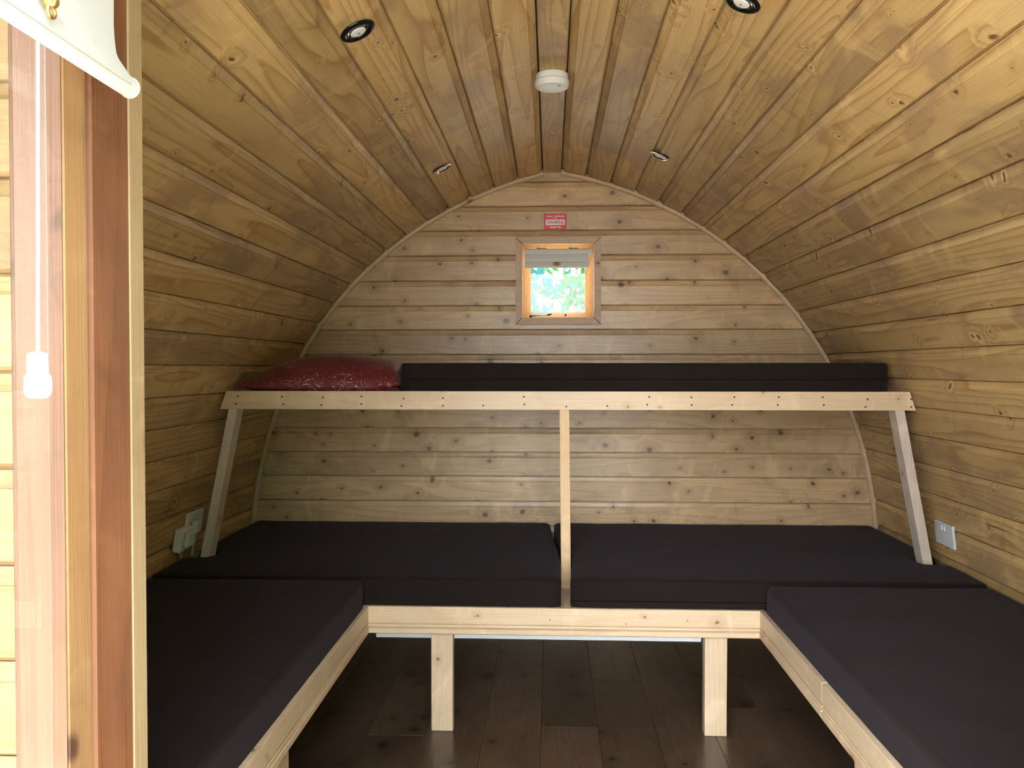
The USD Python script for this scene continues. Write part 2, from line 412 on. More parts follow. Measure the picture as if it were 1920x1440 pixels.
wall_left = empty('wall_left', label='left wall of horizontal pine boards curving up to the ceiling', cat='wall', kind='structure')
wall_right = empty('wall_right', label='right wall of horizontal pine boards curving up to the ceiling', cat='wall', kind='structure')
ceiling = empty('ceiling', label='arched pine board ceiling running to the rear gable', cat='ceiling', kind='structure')
SPRING = 1.36
for S, side in ((SL, -1), (SR, 1)):
    for a, b in zip(S[:-1], S[1:]):                 # a upper seam, b lower seam
        d = np.array([a[0] - b[0], 0, a[1] - b[1]])
        w = np.linalg.norm(d); d /= w
        x = np.array([0, 1.0, 0]) if side < 0 else np.array([0, -1.0, 0])
        nrm = np.cross(x, d)
        o = np.array([b[0], YF if side < 0 else YB, b[1]]) + nrm * rng.uniform(-.0012, .0006)
        par = ceiling if (a[1] + b[1]) / 2 > SPRING else (wall_left if side < 0 else wall_right)
        obj('plank', plank_mesh(w, YB - YF), 'lining_wood', par, mat4=frame(o, x, d, nrm))
rw = SR[0][0] - SL[0][0]
obj('plank', prism([(0, -.014), (rw, -.014), (rw, -.002), (rw - .003, 0), (.003, 0), (0, -.002)], 0, YB - YF), 'lining_wood', ceiling,
    mat4=frame((SL[0][0], YB, SL[0][1] + .002), (0, -1, 0), (1, 0, 0), (0, 0, -1)))

# outer skin of the pod (keeps daylight out), with a porch overhang in front
arch_in = np.vstack([SL[::-1], SR])
arch_poly = Polygon(arch_in)
out_poly = arch_poly.buffer(.055, join_style=1)
in_poly = arch_poly.buffer(.026, join_style=1)
ring = out_poly.difference(in_poly).intersection(Polygon([(-3, 0.0), (3, 0.0), (3, 3), (-3, 3)]))
ringm = trimesh.creation.extrude_polygon(ring, 3.36, engine='earcut')
v = ringm.vertices
ringm.vertices = np.c_[v[:, 0], 4.0 - v[:, 2], v[:, 1]]
ringm.invert()
obj('roof', ringm, 'roof_felt', kind='structure', label='dark felt outer skin of the arched pod', cat='roof')

# ------------------------------------------------------------------ rear gable wall
WX0, WX1, WZ0, WZ1 = -.126, .194, 1.446, 1.775       # window opening
seams = [2.16, 2.058, 1.949, 1.839, 1.727, 1.612, 1.499, 1.390, 1.277, 1.166, 1.054, .942, .832, .722, .608, .497, .386, .275, .163, .052, 0.0]
wall_back = empty('wall_back', label='rear gable wall of horizontal knotty pine boards', cat='wall', kind='structure')
arch_man = cs(Polygon(arch_in).buffer(.014, join_style=1))
for z1, z0 in zip(seams[:-1], seams[1:]):
    w = z1 - z0
    pm = man(prism(plank_profile(w, k=.55) if w > .07 else [(0, -.016), (w, -.016), (w, 0), (0, 0)], -1.6, 1.6))
    # local frame: x world x, y up from z0, z towards the room
    cut = m3.Manifold.extrude(arch_man, .2).translate([0, -z0, -.1])
    pm = pm ^ cut
    hole = m3.Manifold.cube([WX1 - WX0, WZ1 - WZ0, .2]).translate([WX0, WZ0 - z0, -.1])
    pm = pm - hole
    if pm.is_empty():
        continue
    for piece in pm.decompose():
        obj('plank', piece, 'gable_wood', wall_back, mat4=frame((0, YB + rng.uniform(0, .0015), z0), (1, 0, 0), (0, 0, 1), (0, -1, 0)))
backing = m3.Manifold.extrude(cs(in_poly), .04) - m3.Manifold.cube([WX1 - WX0, WZ1 - WZ0, .2]).translate([WX0, WZ0, -.1])
obj('backing_board', backing, 'roof_felt', wall_back, mat4=frame((0, YB + .062, 0), (1, 0, 0), (0, 0, 1), (0, -1, 0)))

# thin pale beads that follow the arch
for S, nm, lb in ((SL, 'trim_1', 'thin pale bead edging the left half of the rear gable'), (SR, 'trim_2', 'thin pale bead edging the right half of the rear gable')):
    sgn = 1 if S is SL else -1
    C = np.array(S)
    t = np.gradient(C, axis=0); t /= np.linalg.norm(t, axis=1, keepdims=True)
    inn = np.c_[-t[:, 1], t[:, 0]] * (1 if sgn > 0 else -1)
    if (inn[3] @ (np.array([0, .8]) - C[3])) < 0:
        inn = -inn
    R = []
    for (dn_, dy) in ((.001, 0), (.001, .017), (.011, .017), (.015, .013), (.0165, .006), (.0165, 0)):
        R.append(np.c_[C[:, 0] + inn[:, 0] * dn_, np.full(len(C), YB - .0005 - dy), C[:, 1] + inn[:, 1] * dn_])
    V = np.stack(R, 1)
    nC, nR = V.shape[:2]
    Fc = []
    for i in range(nC - 1):
        for k in range(nR):
            a0, a1 = i * nR + k, i * nR + (k + 1) % nR
            Fc += [[a0, a1, a1 + nR], [a0, a1 + nR, a0 + nR]]
    for k in range(1, nR - 1):
        Fc += [[0, k + 1, k], [(nC - 1) * nR, (nC - 1) * nR + k, (nC - 1) * nR + k + 1]]
    bm_ = trimesh.Trimesh(V.reshape(-1, 3), Fc, process=False)
    if bm_.volume < 0:
        bm_.invert()
    obj(nm, bm_, 'bead_wood', smooth=40, kind='structure', label=lb, cat='trim')

# ------------------------------------------------------------------ window in the rear gable
win = empty('window_1', label='small square window in the rear gable with mitred pine surround', cat='window', kind='structure')
ox0, ox1, oz0, oz1 = -.157, .227, 1.414, 1.806
ix0, ix1, iz0, iz1 = WX0 - .001, WX1 + .001, WZ0 - .001, WZ1 + .001
for nm, P in (('surround', [(ox0, oz0), (ox1, oz0), (ix1, iz0), (ix0, iz0)]), ('surround', [(ox1, oz0), (ox1, oz1), (ix1, iz1), (ix1, iz0)]),
              ('surround', [(ox1, oz1), (ox0, oz1), (ix0, iz1), (ix1, iz1)]), ('surround', [(ox0, oz1), (ox0, oz0), (ix0, iz0), (ix0, iz1)])):
    c = np.mean(P, 0)
    pts = [[x, YB - .0005, z] for x, z in P] + [[x + (c[0] - x) * .01, YB - .014, z + (c[1] - z) * .01] for x, z in P]
    h = trimesh.convex.convex_hull(np.array(pts))
    obj(nm, h, 'trim_pink_pine', win)
# splayed sash
gx0, gx1, gz0, gz1 = -.092, .160, 1.476, 1.755
ya, yb = YB + .004, YB + .115
for nm, A, B in (('sash_jamb', [(WX0, WZ0), (WX0, WZ1)], [(gx0, gz0), (gx0, gz1)]), ('sash_jamb', [(WX1, WZ1), (WX1, WZ0)], [(gx1, gz1), (gx1, gz0)]),
                 ('sash_sill', [(WX1, WZ0), (WX0, WZ0)], [(gx1, gz0), (gx0, gz0)]), ('sash_head', [(WX0, WZ1), (WX1, WZ1)], [(gx0, gz1), (gx1, gz1)])):
    (a, b), (c, d) = A, B
    pts = [[a[0], ya, a[1]], [b[0], ya, b[1]], [c[0], yb, c[1]], [d[0], yb, d[1]], [a[0], yb + .02, a[1]], [b[0], yb + .02, b[1]], [c[0], yb + .02, c[1]], [d[0], yb + .02, d[1]]]
    obj(nm, trimesh.convex.convex_hull(np.array(pts)), 'sash_wood', win)
obj('pane', box(gx0 - .004, gx1 + .004, yb + .003, yb + .007, gz0 - .004, gz1 + .004), 'pane_glass', win)
# stay and peg on the sash sill
obj('window_stay', join(tube([(-.085, YB + .002, 1.452), (-.075, YB - .006, 1.4545), (-.03, YB - .008, 1.456), (-.012, YB - .006, 1.457)], [.0035, .0045, .0045, .003])), 'zinc', win, smooth=True)
obj('stay_knob', join(trimesh.creation.icosphere(2, .0065).apply_translation([-.089, YB + .0, 1.452]), tube([(-.013, YB - .006, 1.457), (0, YB - .005, 1.460), (.006, YB - .004, 1.462)], [.0055, .004, .0015])), 'dark_metal', win, smooth=True)
obj('stay_peg', lathe([(0, 0), (.004, 0), (.004, .006), (.0025, .010), (0, .011)], 14).apply_translation([.068, YB + .006, 1.4525]), 'dark_metal', win, smooth=30)

# ------------------------------------------------------------------ floor of dark laminate boards
floor = empty('floor', label='dark brown laminate plank floor between the benches', cat='floor', kind='structure')
obj('subfloor', box(-1.45, 1.52, .98, 3.87, -.06, -.0085), 'roof_felt', floor)
FW = .1925
ks = range(-8, 8)
for k in ks:
    x0, x1 = -.03 + k * FW, -.03 + (k + 1) * FW
    x0, x1 = max(x0, -1.36), min(x1, 1.43)
    if x1 - x0 < .02:
        continue
    ends = {0: [2.86], 1: [1.75, 3.3], -1: [2.25, 3.45], -2: [3.19], -3: [1.9, 2.77], 2: [2.5], 3: [3.05], -4: [2.4, 3.5], 4: [2.0, 3.3]}.get(k, [round(1.5 + rng.uniform(0, 1.8), 2)])
    ys = [YF] + ends + [YB]
    for y0, y1 in zip(ys[:-1], ys[1:]):
        c = .0012
        pl = box(0, y1 - y0 - .0008, 0, x1 - x0 - .0008, -.008, 0, c)
        obj('plank', pl, 'dark_laminate', floor, mat4=frame((x1 - .0004, y0, 0), (0, 1, 0), (-1, 0, 0), (0, 0, 1)))

# ------------------------------------------------------------------ front wall, door frame, door leaf
fw = m3.Manifold.extrude(cs(in_poly.intersection(Polygon([(-3, 0), (3, 0), (3, 3), (-3, 3)]))), .03)
DX0, DX1, DZ1 = -.60, .70, 2.0
fw = fw - m3.Manifold.cube([DX1 - DX0, DZ1 + .05, .2]).translate([DX0, -.05, -.1])
wall_front = empty('wall_front', label='front wall of the pod clad outside in pine boards, left of the door', cat='wall', kind='structure')
obj('backing_board', fw, 'gable_wood', wall_front, mat4=frame((0, 1.105, 0), (1, 0, 0), (0, 0, 1), (0, -1, 0)))
k106 = 1.058 / .99
fs = [CAM_H + (z - CAM_H) * k106 for z in (1.451, 1.335, 1.218, 1.101, .983, .866, .749)]
step = fs[0] - fs[1]
sz = [fs[0] + step * k for k in (5, 4, 3, 2, 1)] + fs + [fs[-1] - step * k for k in range(1, 7)]
sz = [z for z in sz if z > .02] + [0.02]
front_cs = cs(out_poly)
for z1, z0 in zip(sz[:-1], sz[1:]):
    w = z1 - z0
    if w < .05:
        continue
    for xa, xb in ((-1.6, -.612), (.715, 1.6)):
        pm = man(prism(plank_profile(w), xa, xb)) ^ m3.Manifold.extrude(front_cs, .2).translate([0, -z0, -.1])
        if not pm.is_empty():
            obj('plank', pm, 'siding_wood', wall_front, mat4=frame((0, 1.058, z0), (1, 0, 0), (0, 0, 1), (0, -1, 0)))

df = empty('trim_3', label='red-brown timber door frame at the left of the doorway', cat='door frame', kind='structure')
obj('jamb', prism([(1.012, -.602), (1.012, -.566), (1.018, -.560), (1.106, -.560), (1.106, -.602)], 0, 2.02).apply_transform(np.array([[0, 0, 1, 0], [0, 1, 0, 0], [1, 0, 0, 0], [0, 0, 0, 1.0]])), 'red_timber', df)
obj('jamb', box(.66, .70, 1.012, 1.106, 0, 2.02), 'red_timber', df)
obj('head', box(-.60, .70, 1.012, 1.106, 2.02, 2.06), 'red_timber', df)
obj('architrave', box(-.674, -.604, 1.030, 1.0575, 0, 2.05, .003), 'brown_timber', df)
obj('inner_trim', box(-.66, -.5585, 1.1065, 1.145, 0, 2.03, .0015), 'cream_pine', df, label='pale pine inner trim')

door = empty('door_1', label='glazed timber door folded back open at the left', cat='door', kind='structure')
obj('hinge_stile', box(-.622, -.5685, .958, 1.0085, .05, 2.0, .002), 'brown_timber', door)
obj('stile_facing', box(-.568, -.562, .9600, 1.0085, .05, 2.0, .0015), 'amber_timber', door, label='pale amber facing strip of the hinge stile')
obj('lock_stile', box(-.603, -.562, .14, .23, .05, 2.0, .003), 'amber_timber', door)
obj('top_rail', box(-.603, -.562, .23, .958, 1.92, 2.0, .003), 'amber_timber', door)
obj('bottom_rail', box(-.603, -.562, .23, .958, .05, .55, .003), 'amber_timber', door)
for y0, y1 in ((.9520, .9575), (.2315, .2440)):
    flip = 1 if y0 > .5 else -1
    yy = [(y0, -.577), (y1, -.577), (y1, -.5635)] if flip > 0 else [(y0, -.577), (y1, -.577), (y0, -.5635)]
    obj('glazing_bead', prism(yy, .55, 1.92).apply_transform(np.array([[0, 0, 1, 0], [0, 1, 0, 0], [1, 0, 0, 0], [0, 0, 0, 1.0]])), 'brown_timber', door)
obj('pane', box(-.582, -.578, .232, .957, .552, 1.918), 'pane_glass', door)

# ------------------------------------------------------------------ roller blind on the door, its cord
bl = empty('roller_blind', (-.52, .834, 1.567), 'large white roller blind on the open door at the left, with gold motif', 'blind')
obj('bottom_bar', join(trimesh.creation.cylinder(.0125, .398, sections=32).apply_transform(trimesh.transformations.rotation_matrix(math.pi / 2, [1, 0, 0])),
                       *[trimesh.creation.icosphere(3, .0132).apply_scale([1, .6, 1]).apply_translation([0, s * .199, 0]) for s in (-1, 1)]), 'white_paint', bl, smooth=40)
# fabric: falls from the roller and turns round the bar
prof = [(.004, .42), (.003, .2), (.001, .06), (.002, .045), (.003, .036), (.004, .028), (.006, .022), (.011, .013), (.0145, .003), (.0138, -.004)]
yy = np.linspace(-.165, .160, 14)
V, Fc = [], []
for j, (px_, pz) in enumerate(prof):
    for i, y in enumerate(yy):
        fl = .034 * max(0, (abs(y) - .13) / .035) ** 2 * max(0, 1 - abs(pz) / .045) ** 4.5 if pz < .05 else 0
        V.append([px_, y + (fl if y > 0 else -fl), pz])
nY = len(yy)
for j in range(len(prof) - 1):
    for i in range(nY - 1):
        a = j * nY + i
        Fc += [[a, a + 1, a + nY + 1], [a, a + nY + 1, a + nY]]
fab = trimesh.Trimesh(V, Fc, process=False)
fab2 = fab.copy(); fab2.vertices = fab2.vertices - np.array([.0012, 0, 0]); fab2.invert()
obj('fabric', join(fab, fab2), 'white_fabric', bl, smooth=True)
obj('roller', trimesh.creation.cylinder(.018, .40, sections=24).apply_transform(trimesh.transformations.rotation_matrix(math.pi / 2, [1, 0, 0])).apply_translation([-.014, 0, .40]), 'white_paint', bl, smooth=40)
for s in (-1, 1):
    obj('bracket', box(-.042, .006, s * .205 - .004, s * .205 + .004, .375, .425, .001), 'white_paint', bl)
# gilded motif hanging on the bar: three leaves and a bud
leaf = []
for ang, ln, wd in ((0, .040, .009), (.55, .032, .008), (-.55, .032, .008)):
    s = trimesh.creation.icosphere(2, 1.0)
    s.apply_scale([.004, wd, ln / 2]); s.apply_translation([0, 0, ln / 2])
    s.apply_transform(trimesh.transformations.rotation_matrix(ang, [1, 0, 0]))
    leaf.append(s)
bud = trimesh.creation.icosphere(2, .0075)
ringb = trimesh.creation.torus(.006, .002, 16, 8).apply_transform(trimesh.transformations.rotation_matrix(math.pi / 2, [0, 1, 0])).apply_translation([0, 0, -.010])
mot = join(*leaf, bud, ringb).apply_translation([.0185, .004, .022])
obj('motif', mot, 'gold', bl, smooth=True, label='gilded leaf motif')

pc = empty('pull_cord', (-.53, .855, 1.189), 'white pull cord ending in a bell-shaped acorn by the open door', 'cord')
obj('cord', tube([(0, .0065, .40), (0, .005, .3), (.0005, .002, .15), (0, 0, .047)], .0019, 8), 'white_paint', pc, smooth=True)
obj('acorn', lathe([(0, 0), (.008, .0005), (.0122, .004), (.0133, .010), (.0131, .018), (.0122, .0235), (.0102, .026), (.0102, .044), (.0092, .0468), (.0045, .0485), (0, .0488)], 32), 'white_paint', pc, smooth=40)

# ------------------------------------------------------------------ benches
ZB0, ZB1 = .333, .424           # front boards
ZP = .408                       # top of the platforms


def rail_profile():
    """skirting section: plain upper part, two grooves, proud lower part; (depth, height), face at depth 0"""
    h = ZB1 - ZB0
    return [(.018, 0), (.018, h), (.001, h), (0, h - .001), (0, h * .43), (.0085, h * .41), (.0085, h * .36), (.001, h * .335), (0, h * .29), (.0075, h * .275), (.0075, h * .235), (-.002, h * .20), (-.002, .003), (.001, 0)]


def rail(length):
    """runs along local x, face at local y = 0 towards -y"""
    return prism(rail_profile(), 0, length)


rb = empty('rear_bench', (0, 2.79, 0), 'rear sleeping bench of new pine across the full width, on square legs', 'bench')
obj('front_rail', rail(1.327), 'new_pine', rb, loc=(-.6245, 0, ZB0))
obj('platform', box(-1.365, 1.435, .0185, 1.055, ZP - .018, ZP, .001), 'new_pine', rb)
for xa, xb in ((-.3985, -.3255), (.5105, .584)):
    obj('leg', box(xa, xb, .019, .064, 0, ZP - .0185, .002), 'new_pine_upright', rb)
for xa in (-1.2, 1.2):
    obj('leg', box(xa, xa + .07, .6, .645, 0, ZP - .0185, .002), 'new_pine_upright', rb)
    obj('leg', box(xa, xa + .07, .03, .075, 0, ZP - .0185, .002), 'new_pine_upright', rb)
for xx in (-.25, .0, .25, .45):                          # filled nail heads in the rail
    obj('nail', lathe([(0, 0), (.002, 0), (.002, .0008), (0, .001)], 10), 'screw_metal', rb, mat4=frame((xx, .0002, .385 + .01 * math.sin(xx * 20)), (1, 0, 0), (0, 0, 1), (0, -1, 0)))

Y0S = 1.30
lb = empty('side_bench', (-.606, 2.04, 0), 'left side bench of new pine running from the door to the rear bench', 'bench')
Ls = 2.79 - Y0S
obj('front_rail', rail(Ls - .0005), 'new_pine', lb, mat4=frame((0, Y0S - 2.04, ZB0), (0, 1, 0), (-1, 0, 0), (0, 0, 1)))
obj('platform', box(-.757, -.0185, Y0S - 2.04, .749, ZP - .018, ZP, .001), 'new_pine', lb)
for ya_, yb_ in ((-.135, -.053), (-.72, -.64)):
    obj('leg', box(-.064, -.019, ya_, yb_, 0, ZP - .0185, .002), 'new_pine_upright', lb)
    obj('leg', box(-.70, -.655, ya_, yb_, 0, ZP - .0185, .002), 'new_pine_upright', lb)

rbn = empty('side_bench', (.685, 2.04, 0), 'right side bench of new pine whose front rail is pieced from short lengths', 'bench')
cuts = [Y0S, 1.72, 2.16, 2.7895]
for a, b in zip(cuts[:-1], cuts[1:]):
    obj('front_rail', rail(b - a - .001), 'new_pine', rbn, mat4=frame((rng.uniform(0, .0012), b - 2.04, ZB0 + rng.uniform(-.001, .001)), (0, -1, 0), (1, 0, 0), (0, 0, 1)))
obj('platform', box(.0200, .745, Y0S - 2.04, .749, ZP - .018, ZP, .001), 'new_pine', rbn)
for ya_, yb_ in ((-.135, -.055), (-.72, -.64)):
    obj('leg', box(.0205, .065, ya_, yb_, 0, ZP - .0185, .002), 'new_pine_upright', rbn)
    obj('leg', box(.66, .705, ya_, yb_, 0, ZP - .0185, .002), 'new_pine_upright', rbn)

ws = obj('batten', box(-.595, .508, 0, .018, 0, .092, .002), 'white_gloss', loc=(0, 2.858, .2975), label='long white painted batten under the rear bench behind its front legs', cat='batten')


# ------------------------------------------------------------------ mattresses
def mattress_mesh(poly, z0, z1, r=.018, rc=.02, seam=None, crown=.006, seed=0, step=.03, wr=.003):
    p = Polygon(poly).buffer(-rc, join_style=1).buffer(rc, join_style=1)
    ring_ = p.exterior
    n = int(ring_.length / step)
    B = np.array([ring_.interpolate(i / n, normalized=True).coords[0] for i in range(n)])
    if Polygon(B).exterior.is_ccw is False:
        B = B[::-1]
    t = np.roll(B, -1, 0) - np.roll(B, 1, 0)
    t /= np.linalg.norm(t, axis=1, keepdims=True)
    nr = np.c_[t[:, 1], -t[:, 0]]
    rows = [(r * .8, z0), (r * .25, z0 + r * .3), (0, z0 + r)]
    if seam:
        rows += [(0, seam - .006), (.0035, seam - .0015), (.0035, seam + .0015), (0, seam + .006)]
    rows += [(0, z1 - r), (r * .13, z1 - r * .5), (r * .45, z1 - r * .16), (r, z1)]
    V = []
    for ins, z in rows:
        q = B - nr * ins
        V.append(np.c_[q, np.full(n, z)])
    V = np.vstack(V)
    Fc = []
    for j in range(len(rows) - 1):
        for i in range(n):
            a, b = j * n + i, j * n + (i + 1) % n
            Fc += [[a, b, b + n], [a, b + n, a + n]]
    top = V[-n:, :2]
    tp = Polygon(top)
    xs = np.arange(top[:, 0].min(), top[:, 0].max(), step)
    ysg = np.arange(top[:, 1].min(), top[:, 1].max(), step)
    shr = tp.buffer(-step * .6)
    inner = np.array([[x, y] for x in xs for y in ysg if shr.contains(Point(x, y))])
    pts2 = np.vstack([top, inner])
    tri = Delaunay(pts2).simplices
    cen = pts2[tri].mean(1)
    ok = np.array([tp.contains(Point(c)) for c in cen])
    tri = tri[ok]
    a, b, c = (pts2[tri[:, k]] for k in range(3))
    cr = (b[:, 0] - a[:, 0]) * (c[:, 1] - a[:, 1]) - (b[:, 1] - a[:, 1]) * (c[:, 0] - a[:, 0])
    tri[cr < 0] = tri[cr < 0][:, ::-1]
    base = len(V) - n
    dist = np.array([tp.exterior.distance(Point(q)) for q in inner])
    zi = z1 + crown * (1 - np.exp(-dist / .10))
    V2 = np.vstack([V, np.c_[inner, zi]])
    idx = np.r_[np.arange(base, base + n), np.arange(len(V), len(V2))]
    Fc = np.vstack([np.array(Fc), idx[tri]])
    bot = Delaunay(V2[:n, :2]).simplices
    cen = V2[:n, :2][bot].mean(1)
    bp = Polygon(V2[:n, :2])
    bot = bot[[bp.contains(Point(c)) for c in cen]]
    a, b, c = (V2[:n, :2][bot[:, k]] for k in range(3))
    cr = (b[:, 0] - a[:, 0]) * (c[:, 1] - a[:, 1]) - (b[:, 1] - a[:, 1]) * (c[:, 0] - a[:, 0])
    bot[cr > 0] = bot[cr > 0][:, ::-1]
    Fc = np.vstack([Fc, bot])
    nz = meshkit.fbm(V2 * np.array([6, 6, 9.0]) + seed * 7.3, 3, seed) - .5
    k = np.clip((V2[:, 2] - z0) / (z1 - z0), 0, 1)
    V2[:, 2] += nz * wr * 2 * k
    V2[n:len(V), 0] += np.tile(nr[:, 0], len(rows))[n:] * nz[n:len(V)] * wr
    V2[n:len(V), 1] += np.tile(nr[:, 1], len(rows))[n:] * nz[n:len(V)] * wr
    return trimesh.Trimesh(V2, Fc, process=False), (B, nr)


def seam_strip(B, nr, z, keep):
    """dark zip tape lying in the groove round the side of a mattress, as a closed thin band"""
    q = B - nr * .0022
    n = len(q)
    V = np.vstack([np.c_[q, np.full(n, z - .0011)], np.c_[q, np.full(n, z + .0011)], np.c_[B - nr * .005, np.full(n, z + .0011)], np.c_[B - nr * .005, np.full(n, z - .0011)]])
    Fc = []
    for j in range(4):
        for i in range(n):
            if not keep((q[i] + q[(i + 1) % n]) / 2):
                continue
            a, b = j * n + i, j * n + (i + 1) % n
            c, d = ((j + 1) % 4) * n + (i + 1) % n, ((j + 1) % 4) * n + i
            Fc += [[a, b, c], [a, c, d]]
    return trimesh.Trimesh(V, Fc, process=False)


def mattress(name, outline, z0, z1, loc, label, seam=None, cat='mattress', seed=0, **kw):
    t = empty(name, loc, label, cat)
    m, (B, nr) = mattress_mesh([(x - loc[0], y - loc[1]) for x, y in outline], z0 - loc[2], z1 - loc[2], seam=None if seam is None else seam - loc[2], seed=seed, **kw)
    obj('cover', m, 'dark_fabric', t, smooth=50)
    if seam is not None:
        obj('zip', seam_strip(B, nr, seam - loc[2], lambda c: True), 'black_seam', t, label='dark zip line along the side')
    return t


YS = 3.10
mz = ZP + .001
mattress('mattress', [(-1.360, 2.802), (.036, 2.802), (.039, 3.09), (.036, 3.20), (-.002, 3.838), (-1.352, 3.838), (-1.355, 3.19), (-1.264, 3.18), (-1.266, 3.088), (-1.362, 3.08)], mz, .517, (-.66, 3.3, mz), 'dark brown mattress on the left half of the rear bench', seed=1)
mattress('mattress', [(.066, 2.802), (1.428, 2.802), (1.430, 3.08), (1.333, 3.088), (1.333, 3.18), (1.432, 3.19), (1.430, 3.838), (.016, 3.838), (.052, 3.23), (.080, 3.17), (.079, 3.07), (.0715, 2.95)], mz, .517, (.75, 3.3, mz), 'dark brown mattress on the right half of the rear bench, zip line along its front', seam=.446, seed=2)
mattress('mattress', [(-1.355, 1.32), (-.620, 1.32), (-.617, 2.785), (-1.355, 2.785)], mz, .514, (-.99, 2.05, mz), 'dark brown mattress on the left side bench', seed=3)
mattress('mattress', [(.702, 1.32), (1.424, 1.32), (1.424, 2.785), (.699, 2.785)], mz, .512, (1.06, 2.05, mz), 'dark brown mattress on the right side bench', seed=4)

# ------------------------------------------------------------------ upper bunk
ub = empty('upper_bunk', (0, YS, 0), 'pine upper bunk across the rear of the pod on slanted posts', 'bunk')
tz0, tz1 = 1.0655, 1.1325
h = [(-1.2285, tz0), (1.3095, tz0), (1.2875, tz1), (-1.2035, tz1)]
fb = trimesh.creation.extrude_polygon(Polygon(h), .022, engine='earcut')
vv = fb.vertices
fb.vertices = np.c_[vv[:, 0], vv[:, 2], vv[:, 1]]
fb.invert()
obj('front_rail', fb, 'new_pine', ub)
k31 = .9748
screw_x = [435, 524, 600, 674, 753, 829, 908, 982, 1214, 1295, 1371, 1453, 1535, 1614, 1694]
slat_px = screw_x[:8] + [1060, 1137] + screw_x[8:]
slat_x = [(p - 1032) / FPX * YS * 1.0 for p in slat_px]
sc = lathe([(0, 0), (.0036, 0), (.0036, .0006), (.0024, .0012), (0, .0013)], 12)
for p, x in zip(slat_px, slat_x):
    for dz in (.0155, .0435):
        if p in (1060, 1137, 908) and dz > .03:
            continue
        obj('screw', sc, 'screw_metal', ub, mat4=frame((x + .004 * math.sin(p * 3 + dz * 90), -.0002, tz0 + dz + .004 * math.sin(p)), (1, 0, 0), (0, 0, 1), (0, -1, 0)))
for x in slat_x:
    x = min(max(x, -1.10), 1.175)
    obj('slat', box(x - .034, x + .034, .0225, .735, 1.098, 1.116, .001), 'new_pine', ub)
obj('ledger', box(-1.16, 1.24, .705, .735, 1.05, 1.0975, .001), 'new_pine', ub)


def slanted_post(top, bot, wdt, y0, y1):
    (xt, zt), (xb, zb) = top, bot
    pts = [[x + s * wdt / 2, y, z] for x, z in ((xt, zt), (xb, zb)) for s in (-1, 1) for y in (y0, y1)]
    return trimesh.convex.convex_hull(np.array(pts))


obj('post', slanted_post((-1.1795, 1.0650), (-1.3110, ZP + .001), .0335, .002, .064), 'pale_grey_pine', ub)
obj('post', slanted_post((1.2535, 1.0650), (1.3770, ZP + .001), .0335, .002, .064), 'pale_grey_pine', ub)
obj('post', slanted_post((.0510, 1.0650), (.0585, ZP + .001), .0350, .002, .064), 'warm_pine', ub, label='slim upright warm pine post at the middle')
obj('corner_bracket', join(box(.0765, .090, .02, .040, ZP + .0015, ZP + .003), box(.0765, .0785, .02, .040, ZP + .003, ZP + .03)), 'zinc', ub)

mattress('bunk_mattress', [(-.555, YS + .012), (1.222, YS + .012), (1.222, YS + .70), (-.555, YS + .70)], 1.1175, 1.2365, (.33, YS + .35, 1.1175), 'long dark brown mattress on the upper bunk with a zip line along its side', seam=1.176, seed=5, r=.012, crown=.0, wr=.0018)

# red damask pillow
NU, NV = 48, 36
P0 = []
for j in range(NV + 1):
    v_ = -1 + 2 * j / NV
    for i in range(NU + 1):
        u_ = -1 + 2 * i / NU
        pu = max(0, 1 - abs(u_) ** 2.3) ** .72 if u_ < 0 else (1 - .20 * u_ * u_) * max(0, 1 - abs(u_) ** 14) ** .5
        prof_ = pu * max(0, 1 - abs(v_) ** 2.6) ** .62
        xw = .308 * u_ * (1 - .05 * (1 - v_ * v_) * abs(u_))
        yw = .225 * v_ * (1 - .07 * (1 - u_ * u_) * abs(v_))
        P0.append([xw, yw, prof_])
P0 = np.array(P0)
nz = meshkit.fbm(P0 * np.array([9, 9, 1.0]) + 3, 3, 11) - .5
skew = 1.0
topz = .030 + (.1235 * P0[:, 2]) * skew + nz * .012 * P0[:, 2]
botz = .030 - .030 * np.minimum(1, P0[:, 2] * 2.2)
lift = .018 * np.clip((P0[:, 0] - .23) / .08, 0, 1)
topz += lift * .3
V = np.vstack([np.c_[P0[:, :2], topz], np.c_[P0[:, :2], botz]])
Fc = []
o2 = len(P0)
for j in range(NV):
    for i in range(NU):
        a = j * (NU + 1) + i
        Fc += [[a, a + 1, a + NU + 2], [a, a + NU + 2, a + NU + 1], [o2 + a, o2 + a + NU + 2, o2 + a + 1], [o2 + a, o2 + a + NU + 1, o2 + a + NU + 2]]
pm_ = trimesh.Trimesh(V, Fc, process=True)
obj('pillow', pm_, 'red_damask', smooth=True, loc=(-.866, YS + .245, 1.1165), label='dark red pillow with silvery scroll pattern on the upper bunk', cat='pillow')

# ------------------------------------------------------------------ sign on the gable
sg = empty('sign', (.021, YB - .0005, 1.877), 'small red no-smoking notice on the rear gable above the window', 'sign')
Mx = frame((0, -.0035, 0), (1, 0, 0), (0, 0, 1), (0, -1, 0))
obj('plate', box(-.050, .050, -.0035, 0, -.035, .035, .0008), 'red_sign', sg)


def text(s, hgt, z, mat, bold=True, width=None, y=-.0035):
    t = meshkit.text_mesh(s, hgt, .0006, bold)
    b = t.bounds
    if width:
        t.apply_scale([width / (b[1, 0] - b[0, 0]), 1, 1])
        b = t.bounds
    t.apply_translation([-(b[0, 0] + b[1, 0]) / 2, 0, 0])
    obj('lettering', t, mat, sg, mat4=frame((0, y, z), (1, 0, 0), (0, 0, 1), (0, -1, 0)))


